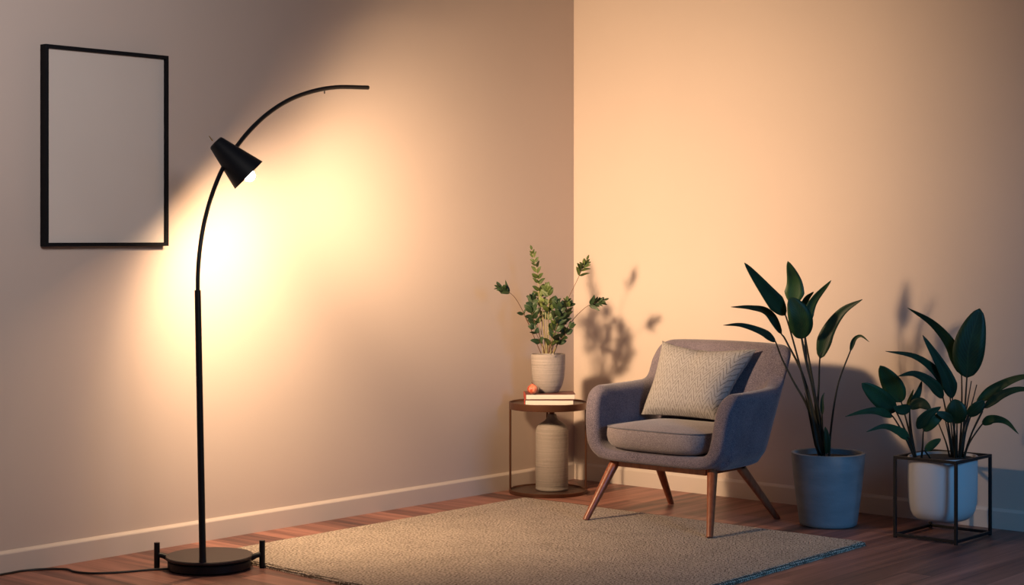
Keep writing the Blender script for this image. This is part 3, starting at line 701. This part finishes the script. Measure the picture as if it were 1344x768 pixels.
# ------------------------------------------------------------------ armchair
cc = Vector((1.165, -0.64, 0))
ch = thing('armchair', cc, 'slate grey upholstered armchair with splayed wooden legs, on the rug edge', 'armchair')
def shell():
    mb = MB()
    # stations along the U: (x_bottom, y_bottom, x_top, y_top, z_top, thickness_bottom, thickness_top)   right half from the front tip to the back centre
    half = [
        (0.344, -0.245, 0.378, -0.205, 0.566, 0.074, 0.076),
        (0.343, -0.215, 0.378, -0.140, 0.567, 0.074, 0.076),
        (0.335, -0.150, 0.374, -0.050, 0.570, 0.074, 0.076),
        (0.325, -0.060, 0.369, 0.050, 0.573, 0.074, 0.076),
        (0.313, 0.010, 0.362, 0.120, 0.580, 0.076, 0.078),
        (0.304, 0.045, 0.356, 0.160, 0.610, 0.078, 0.080),
        (0.296, 0.070, 0.356, 0.195, 0.680, 0.080, 0.082),
        (0.283, 0.098, 0.348, 0.238, 0.728, 0.082, 0.084),
        (0.250, 0.122, 0.315, 0.284, 0.743, 0.085, 0.085),
        (0.190, 0.134, 0.235, 0.306, 0.748, 0.085, 0.083),
        (0.100, 0.140, 0.120, 0.316, 0.750, 0.085, 0.083),
        (0.000, 0.142, 0.000, 0.320, 0.751, 0.085, 0.083)]
    full = half + [(-a, b, -c, d, e, f_, g_) for a, b, c, d, e, f_, g_ in half[-2::-1]]
    # dense spline
    def sp(n):
        out = []
        K = len(full)
        for i in range(n):
            t = i/(n-1)*(K-1); k = min(int(t), K-2); t -= k
            idx = [max(0, k-1), k, k+1, min(K-1, k+2)]
            row = []
            for c in range(7):
                a, b, c2, d = [full[q_][c] for q_ in idx]
                row.append(0.5*((2*b)+(c2-a)*t+(2*a-5*b+4*c2-d)*t*t+(3*b-a-3*c2+d)*t**3))
            out.append(row)
        return out
    S = sp(97); n = len(S)
    vs = []; fs = []
    sect = []
    zb = 0.255
    # section param: (s across 0 outer ..1 inner, h 0..1)
    r = 0.34
    for a in range(5): sect.append((r - r*math.sin(PI/2*a/4)*1, 'b', r - r*math.cos(PI/2*a/4)))
    rows = []
    for i, (xb, yb, xt, yt, zt, tb_, tt) in enumerate(S):
        j0, j1 = max(0, i-1), min(n-1, i+1)
        tb2 = Vector((S[j1][0]-S[j0][0], S[j1][1]-S[j0][1])).normalized(); nb = Vector((-tb2.y, tb2.x))   # inward
        tt2 = Vector((S[j1][2]-S[j0][2], S[j1][3]-S[j0][3])).normalized(); ntp = Vector((-tt2.y, tt2.x))
        c = Vector((xb, yb))
        if nb.dot(-Vector((xb, yb+0.1))) < 0: nb = -nb; ntp = -ntp
        loop = []
        H = zt - zb
        rt = 0.036; rbm = 0.058
        def pt_(s_, z):
            h = (z - zb)/H
            bulge = 0.012*math.sin(PI*h)
            B = Vector((xb, yb)) + nb*(s_*tb_); Tt = Vector((xt, yt)) + ntp*(s_*tt)
            q3 = B.lerp(Tt, h) - nb*bulge*(1 - s_)
            return Vector((q3.x, q3.y, z))
        th = tb_
        def corner(s0, z0_, a0, rr, m=6):
            for k in range(m+1):
                a = a0 + PI/2*k/m
                loop.append(pt_(s0 + rr*math.cos(a)/th, z0_ + rr*math.sin(a)))
        corner(rbm/th, zb+rbm, PI, rbm)                # outer bottom
        corner(1-0.012/th, zb+0.012, 1.5*PI, 0.012)    # inner bottom
        for z in [zb + H*k/8 for k in range(1, 8)]:
            if zb+0.03 < z < zt-rt-0.005: loop.append(pt_(1, z))
        m1 = len(loop)
        corner(1-rt/th, zt-rt, 0, rt)
        corner(rt/th, zt-rt, PI/2, rt)
        rows.append(loop)
    # constant vertex count: resample loops
    def resample(L, m):
        P = L + [L[0]]; d = [0]
        for a, b in zip(P, P[1:]): d.append(d[-1] + (b-a).length)
        out = []; j = 0
        for k in range(m):
            t = d[-1]*k/m
            while d[j+1] < t: j += 1
            f_ = (t-d[j])/max(1e-9, d[j+1]-d[j]); out.append(P[j].lerp(P[j+1], f_))
        return out
    m = 60
    for L in rows: vs += resample(L, m)
    for i in range(n-1):
        for j in range(m): fs.append([i*m+j, i*m+(j+1) % m, (i+1)*m+(j+1) % m, (i+1)*m+j])
    fs.append(list(range(m))); fs.append([(n-1)*m+j for j in range(m)][::-1])
    mb.add([v + cc for v in vs], fs)
    return mb
def slab():
    # seat base: rounded slab from the front rail to the back
    mb = MB(); zs = [(0.255, 0.86), (0.260, 0.92), (0.270, 0.965), (0.285, 0.99), (0.298, 0.985), (0.305, 0.96), (0.308, 0.92)]
    def outline(k):
        pts = []
        for (x, y) in ((-0.325, -0.262), (-0.25, -0.270), (0, -0.273), (0.25, -0.270), (0.325, -0.262), (0.33, -0.2), (0.315, 0.0), (0.29, 0.09), (0.22, 0.125), (-0.22, 0.125), (-0.29, 0.09), (-0.315, 0.0), (-0.33, -0.2)):
            pts.append((x*(1 - (1-k)*0.4), (y+0.08)*(1-(1-k)*0.9) - 0.08))
        return pts
    vs = []; fs = []
    for z, k in zs:
        o = outline(k)
        for x, y in o: vs.append(cc + Vector((x, y, z)))
    n = 13
    for i in range(len(zs)-1):
        for j in range(n): fs.append([i*n+j, i*n+(j+1) % n, (i+1)*n+(j+1) % n, (i+1)*n+j])
    fs.append(list(range(n))[::-1]); fs.append([(len(zs)-1)*n+j for j in range(n)])
    mb.add(vs, fs); return mb
body = shell(); sb = slab(); body.add(sb.v, sb.f)
# the U of front rail and arm fronts, rounded towards the sitter
hp = [(0, .2815), (.08, .2815), (.16, .2820), (.225, .2840), (.262, .2910), (.289, .3050), (.307, .3270), (.317, .3560), (.323, .392), (.328, .43), (.332, .47), (.336, .505), (.339, .525), (.340, .540), (.3405, .552), (.3405, .561), (.3405, .567)]
up_ = spline([Vector((-x, 0, z)) for x, z in hp[::-1]] + [Vector((x, 0, z)) for x, z in hp[1:]], 120)
def yf(z):
    if z < 0.42: return -0.302 + 0.012*max(0, (z-0.28))/0.14
    t = (z - 0.42)/0.148
    return -0.290 + 0.022*t + 0.062*max(0, t)**4
def tk(x, z):
    b_ = 0.053 + 0.021*min(1, max(0, (z - 0.285)/0.06))
    if z > 0.533: b_ = min(b_, 2*math.sqrt(max(0.00002, 0.0368**2 - (z-0.5325)**2)))
    return b_
vs = []; fs = []
secs = [(0.0, 0.62), (0.002, 0.40), (0.006, 0.22), (0.013, 0.09), (0.024, 0.02), (0.040, 0.0), (0.16, 0.0)]
K = len(up_)
for dy, ins in secs:
    for side in (1, -1):
        rng_ = range(K) if side > 0 else range(K-1, -1, -1)
        for i in rng_:
            p = up_[i]; t = (up_[min(K-1, i+1)] - up_[max(0, i-1)]).normalized(); nn = Vector((-t.z, 0, t.x))
            h = tk(p.x, p.z)/2*(1-ins)
            q_ = p + nn*(side*h)
            vs.append(cc + Vector((q_.x, yf(p.z) + dy, q_.z)))
L_ = 2*K
for i in range(len(secs)-1):
    for j in range(L_): fs.append([i*L_+j, i*L_+(j+1) % L_, (i+1)*L_+(j+1) % L_, (i+1)*L_+j])
for base_ in (0, (len(secs)-1)*L_):
    for i in range(K-1): fs.append([base_+i, base_+i+1, base_+L_-2-i, base_+L_-1-i])
body.add(vs, fs)
bo_ = body.build('upholstered_shell', M['chair_fabric'], ch, sharp=180)
rm = bo_.modifiers.new('r', 'REMESH'); rm.mode = 'VOXEL'; rm.voxel_size = 0.0065; rm.use_smooth_shade = True
sm = bo_.modifiers.new('s', 'SMOOTH'); sm.factor = 0.6; sm.iterations = 9
# seat cushion
def cushion():
    mb = MB()
    N1 = 64; hw = 0.268; y_f, y_b = -0.318, 0.10
    def out(a, k):
        ca, sa = math.cos(a), math.sin(a); n_ = 5.0
        r_ = (abs(ca)**n_ + abs(sa)**n_)**(-1/n_)
        x = ca*r_*(hw - k*(1.5 if k < 0.05 else 1.15)); y = (y_f+y_b)/2 + sa*r_*((y_b-y_f)/2 - k)
        tap = 1 - 0.07*max(0, (y - y_f)/(y_b-y_f))
        fr = -0.010*(1-(x/hw)**2) if y < -0.1 else 0
        return x*tap, y + fr
    prof = [(0.16, .309), (0.06, .309), (0.040, 0.311), (0.024, 0.317), (0.012, 0.327), (0.004, 0.342), (0, 0.364), (0.0005, 0.388), (0.003, 0.400), (0.006, 0.4035), (0.012, 0.406), (0.03, 0.411), (0.07, 0.418), (0.12, 0.422), (0.18, 0.424), (0.2, 0.4245)]
    vs = []; fs = []
    for k, z in prof:
        for j in range(N1):
            x, y = out(2*PI*j/N1, k); vs.append(cc + Vector((x, y, z)))
    for i in range(len(prof)-1):
        for j in range(N1): fs.append([i*N1+j, i*N1+(j+1) % N1, (i+1)*N1+(j+1) % N1, (i+1)*N1+j])
    fs.append(list(range(N1))[::-1]); fs.append([(len(prof)-1)*N1+j for j in range(N1)])
    mb.add(vs, fs)
    pip = [cc + Vector((*out(2*PI*(j % N1)/N1, 0.003), 0.4025)) for j in range(N1+1)]
    return mb, pip
cm, pip = cushion()

cu = cm.build('seat_cushion', M['cushion_fabric'], ch, sharp=180)
MB().tube(pip, 0.0030, 8, False).build('piping', M['piping'], cu)
# wood under-frame and legs
mb = MB()
for Y in (-0.235, 0.03): mb.box(cc + Vector((-0.225, Y-0.013, 0.232)), cc + Vector((0.240, Y+0.013, 0.257)), 0.002)
for X in (-0.212, 0.227): mb.box(cc + Vector((X-0.013, -0.235, 0.2322)), cc + Vector((X+0.013, 0.04, 0.2568)), 0.002)
mb.build('under_frame', M['leg_wood'], ch, smooth=False)
ftl, ftr = floor_at(768.5, 683, RUGZ), floor_at(931.5, 706.5, RUGZ)
bkr, bkl = floor_at(1021, 681), floor_at(881, 661)
for a, b in ((ftl, cc + Vector((-0.225, -0.235, 0.262))), (ftr, cc + Vector((0.265, -0.236, 0.262))), (bkr, cc + Vector((0.190, 0.045, 0.262))), (bkl, cc + Vector((-0.235, 0.05, 0.262)))):
    MB().tube([a, a.lerp(b, 0.03), a.lerp(b, 0.5), a.lerp(b, 0.93), b], [0.0125, 0.0135, 0.0175, 0.0215, 0.022], 20).build('leg', M['leg_wood'], ch)

# pillow
def pillow():
    TL, BL, BR, TR_ = Vector((0.872, -0.455, 0.742)), Vector((0.905, -0.655, 0.430)), Vector((1.285, -0.625, 0.428)), Vector((1.372, -0.455, 0.727))
    nrm = ((TR_-BL).cross(TL-BR)).normalized()
    if nrm.dot(CAMP - TL) < 0: nrm = -nrm
    n = 40; T = 0.070
    mb = MB()
    ce = (TL+BL+BR+TR_)/4
    for side in (1, -1):
        vs = []; fs = []; uv = []
        for j in range(n+1):
            v = j/n
            for i in range(n+1):
                u = i/n
                uu, vv = 2*u-1, 2*v-1
                p = (BL*(1-u)+BR*u)*(1-v) + (TL*(1-u)+TR_*u)*v
                pin = 0.085                      # edges bow inwards between pointed corners
                eu = (TR_-TL).normalized(); ev = (TL-BL).normalized()
                p = p - eu*(uu*(1-vv*vv)*pin*0.30) - ev*(vv*(1-uu*uu)*pin*(0.45 if vv > 0 else 0.1))
                h = max(0, (1-uu**4)*(1-vv**4))**0.55
                h *= 1 + 0.10*noise.noise(Vector((u*4, v*4, side)))
                crease = 0.012*math.exp(-((u-0.47)/0.08)**2)*max(0, (v-0.55))/0.45
                p = p + nrm*(side*T*h - crease*side*1.2)
                vs.append(p); uv.append((u*(1 if side > 0 else -1), v*0.7))
        for j in range(n):
            for i in range(n): fs.append([j*(n+1)+i, j*(n+1)+i+1, (j+1)*(n+1)+i+1, (j+1)*(n+1)+i])
        mb.add(vs, fs, uv)
    # seam
    ring = []
    return mb
po = pillow()
pl = po.build('throw_pillow', M['herring'], loc=(1.12, -0.6, 0.43), sharp=180)
tag(pl, 'pale grey herringbone pillow leaning against the back of the armchair', 'pillow')

# ------------------------------------------------------------------ lights
def light(kind, name, loc, energy, col, target=None, **kw):
    l = bpy.data.lights.new(name, kind); l.energy = energy; l.color = col
    for k, v in kw.items(): setattr(l, k, v)
    o = bpy.data.objects.new(name, l); C.objects.link(o); o.location = loc
    if target is not None: o.rotation_euler = (Vector(target) - Vector(loc)).to_track_quat('-Z', 'Y').to_euler()
    return o
sl = BULB + ax*0.031
light('SPOT', 'lamp_beam', sl, 400, LAMP_COL, sl + Vector((-0.01, 0.95, 0.06)), spot_size=math.radians(88), spot_blend=1.0, shadow_soft_size=0.13)
light('SPOT', 'lamp_wash', sl + Vector((0.0, 0.0, -0.004)), 145, LAMP_COL, sl + Vector((-0.33, 0.68, -0.66)), spot_size=math.radians(140), spot_blend=1.0, shadow_soft_size=0.06)
light('AREA', 'wall_fill', (4.4, -4.4, 2.75), 18, (1.0, 0.92, 0.90), (0.0, -4.0, 2.0), shape='RECTANGLE', size=1.6, size_y=1.0, spread=math.radians(62))  # unseen fill light added to brighten the upper left wall, not an actual fixture
light('AREA', 'window_daylight', (5.6, -2.3, 1.8), 9.5, (0.14, 0.52, 1.0), (2.3, -0.8, 0.1), shape='RECTANGLE', size=1.0, size_y=1.0, spread=math.radians(70))
w = bpy.data.worlds.new('world'); bpy.context.scene.world = w; w.use_nodes = True
bg = w.node_tree.nodes['Background']; bg.inputs[0].default_value = (0.45, 0.62, 1.0, 1); bg.inputs[1].default_value = 0.05

# ------------------------------------------------------------------ camera
cam = bpy.data.cameras.new('camera'); co = bpy.data.objects.new('camera', cam); C.objects.link(co)
co.location = CAMP; co.rotation_euler = (PI/2, 0, math.asin(RY))
cam.sensor_width = 36; cam.lens = F/1344*36
cam.shift_y = -(384-HOR)/1344*1.0
cam.clip_start = 0.05
sc = bpy.context.scene; sc.camera = co
sc.view_settings.view_transform = 'Standard'; sc.view_settings.look = 'None'
sc.view_settings.gamma = 1; sc.view_settings.use_curve_mapping = False
sc.view_settings.exposure = 0.0
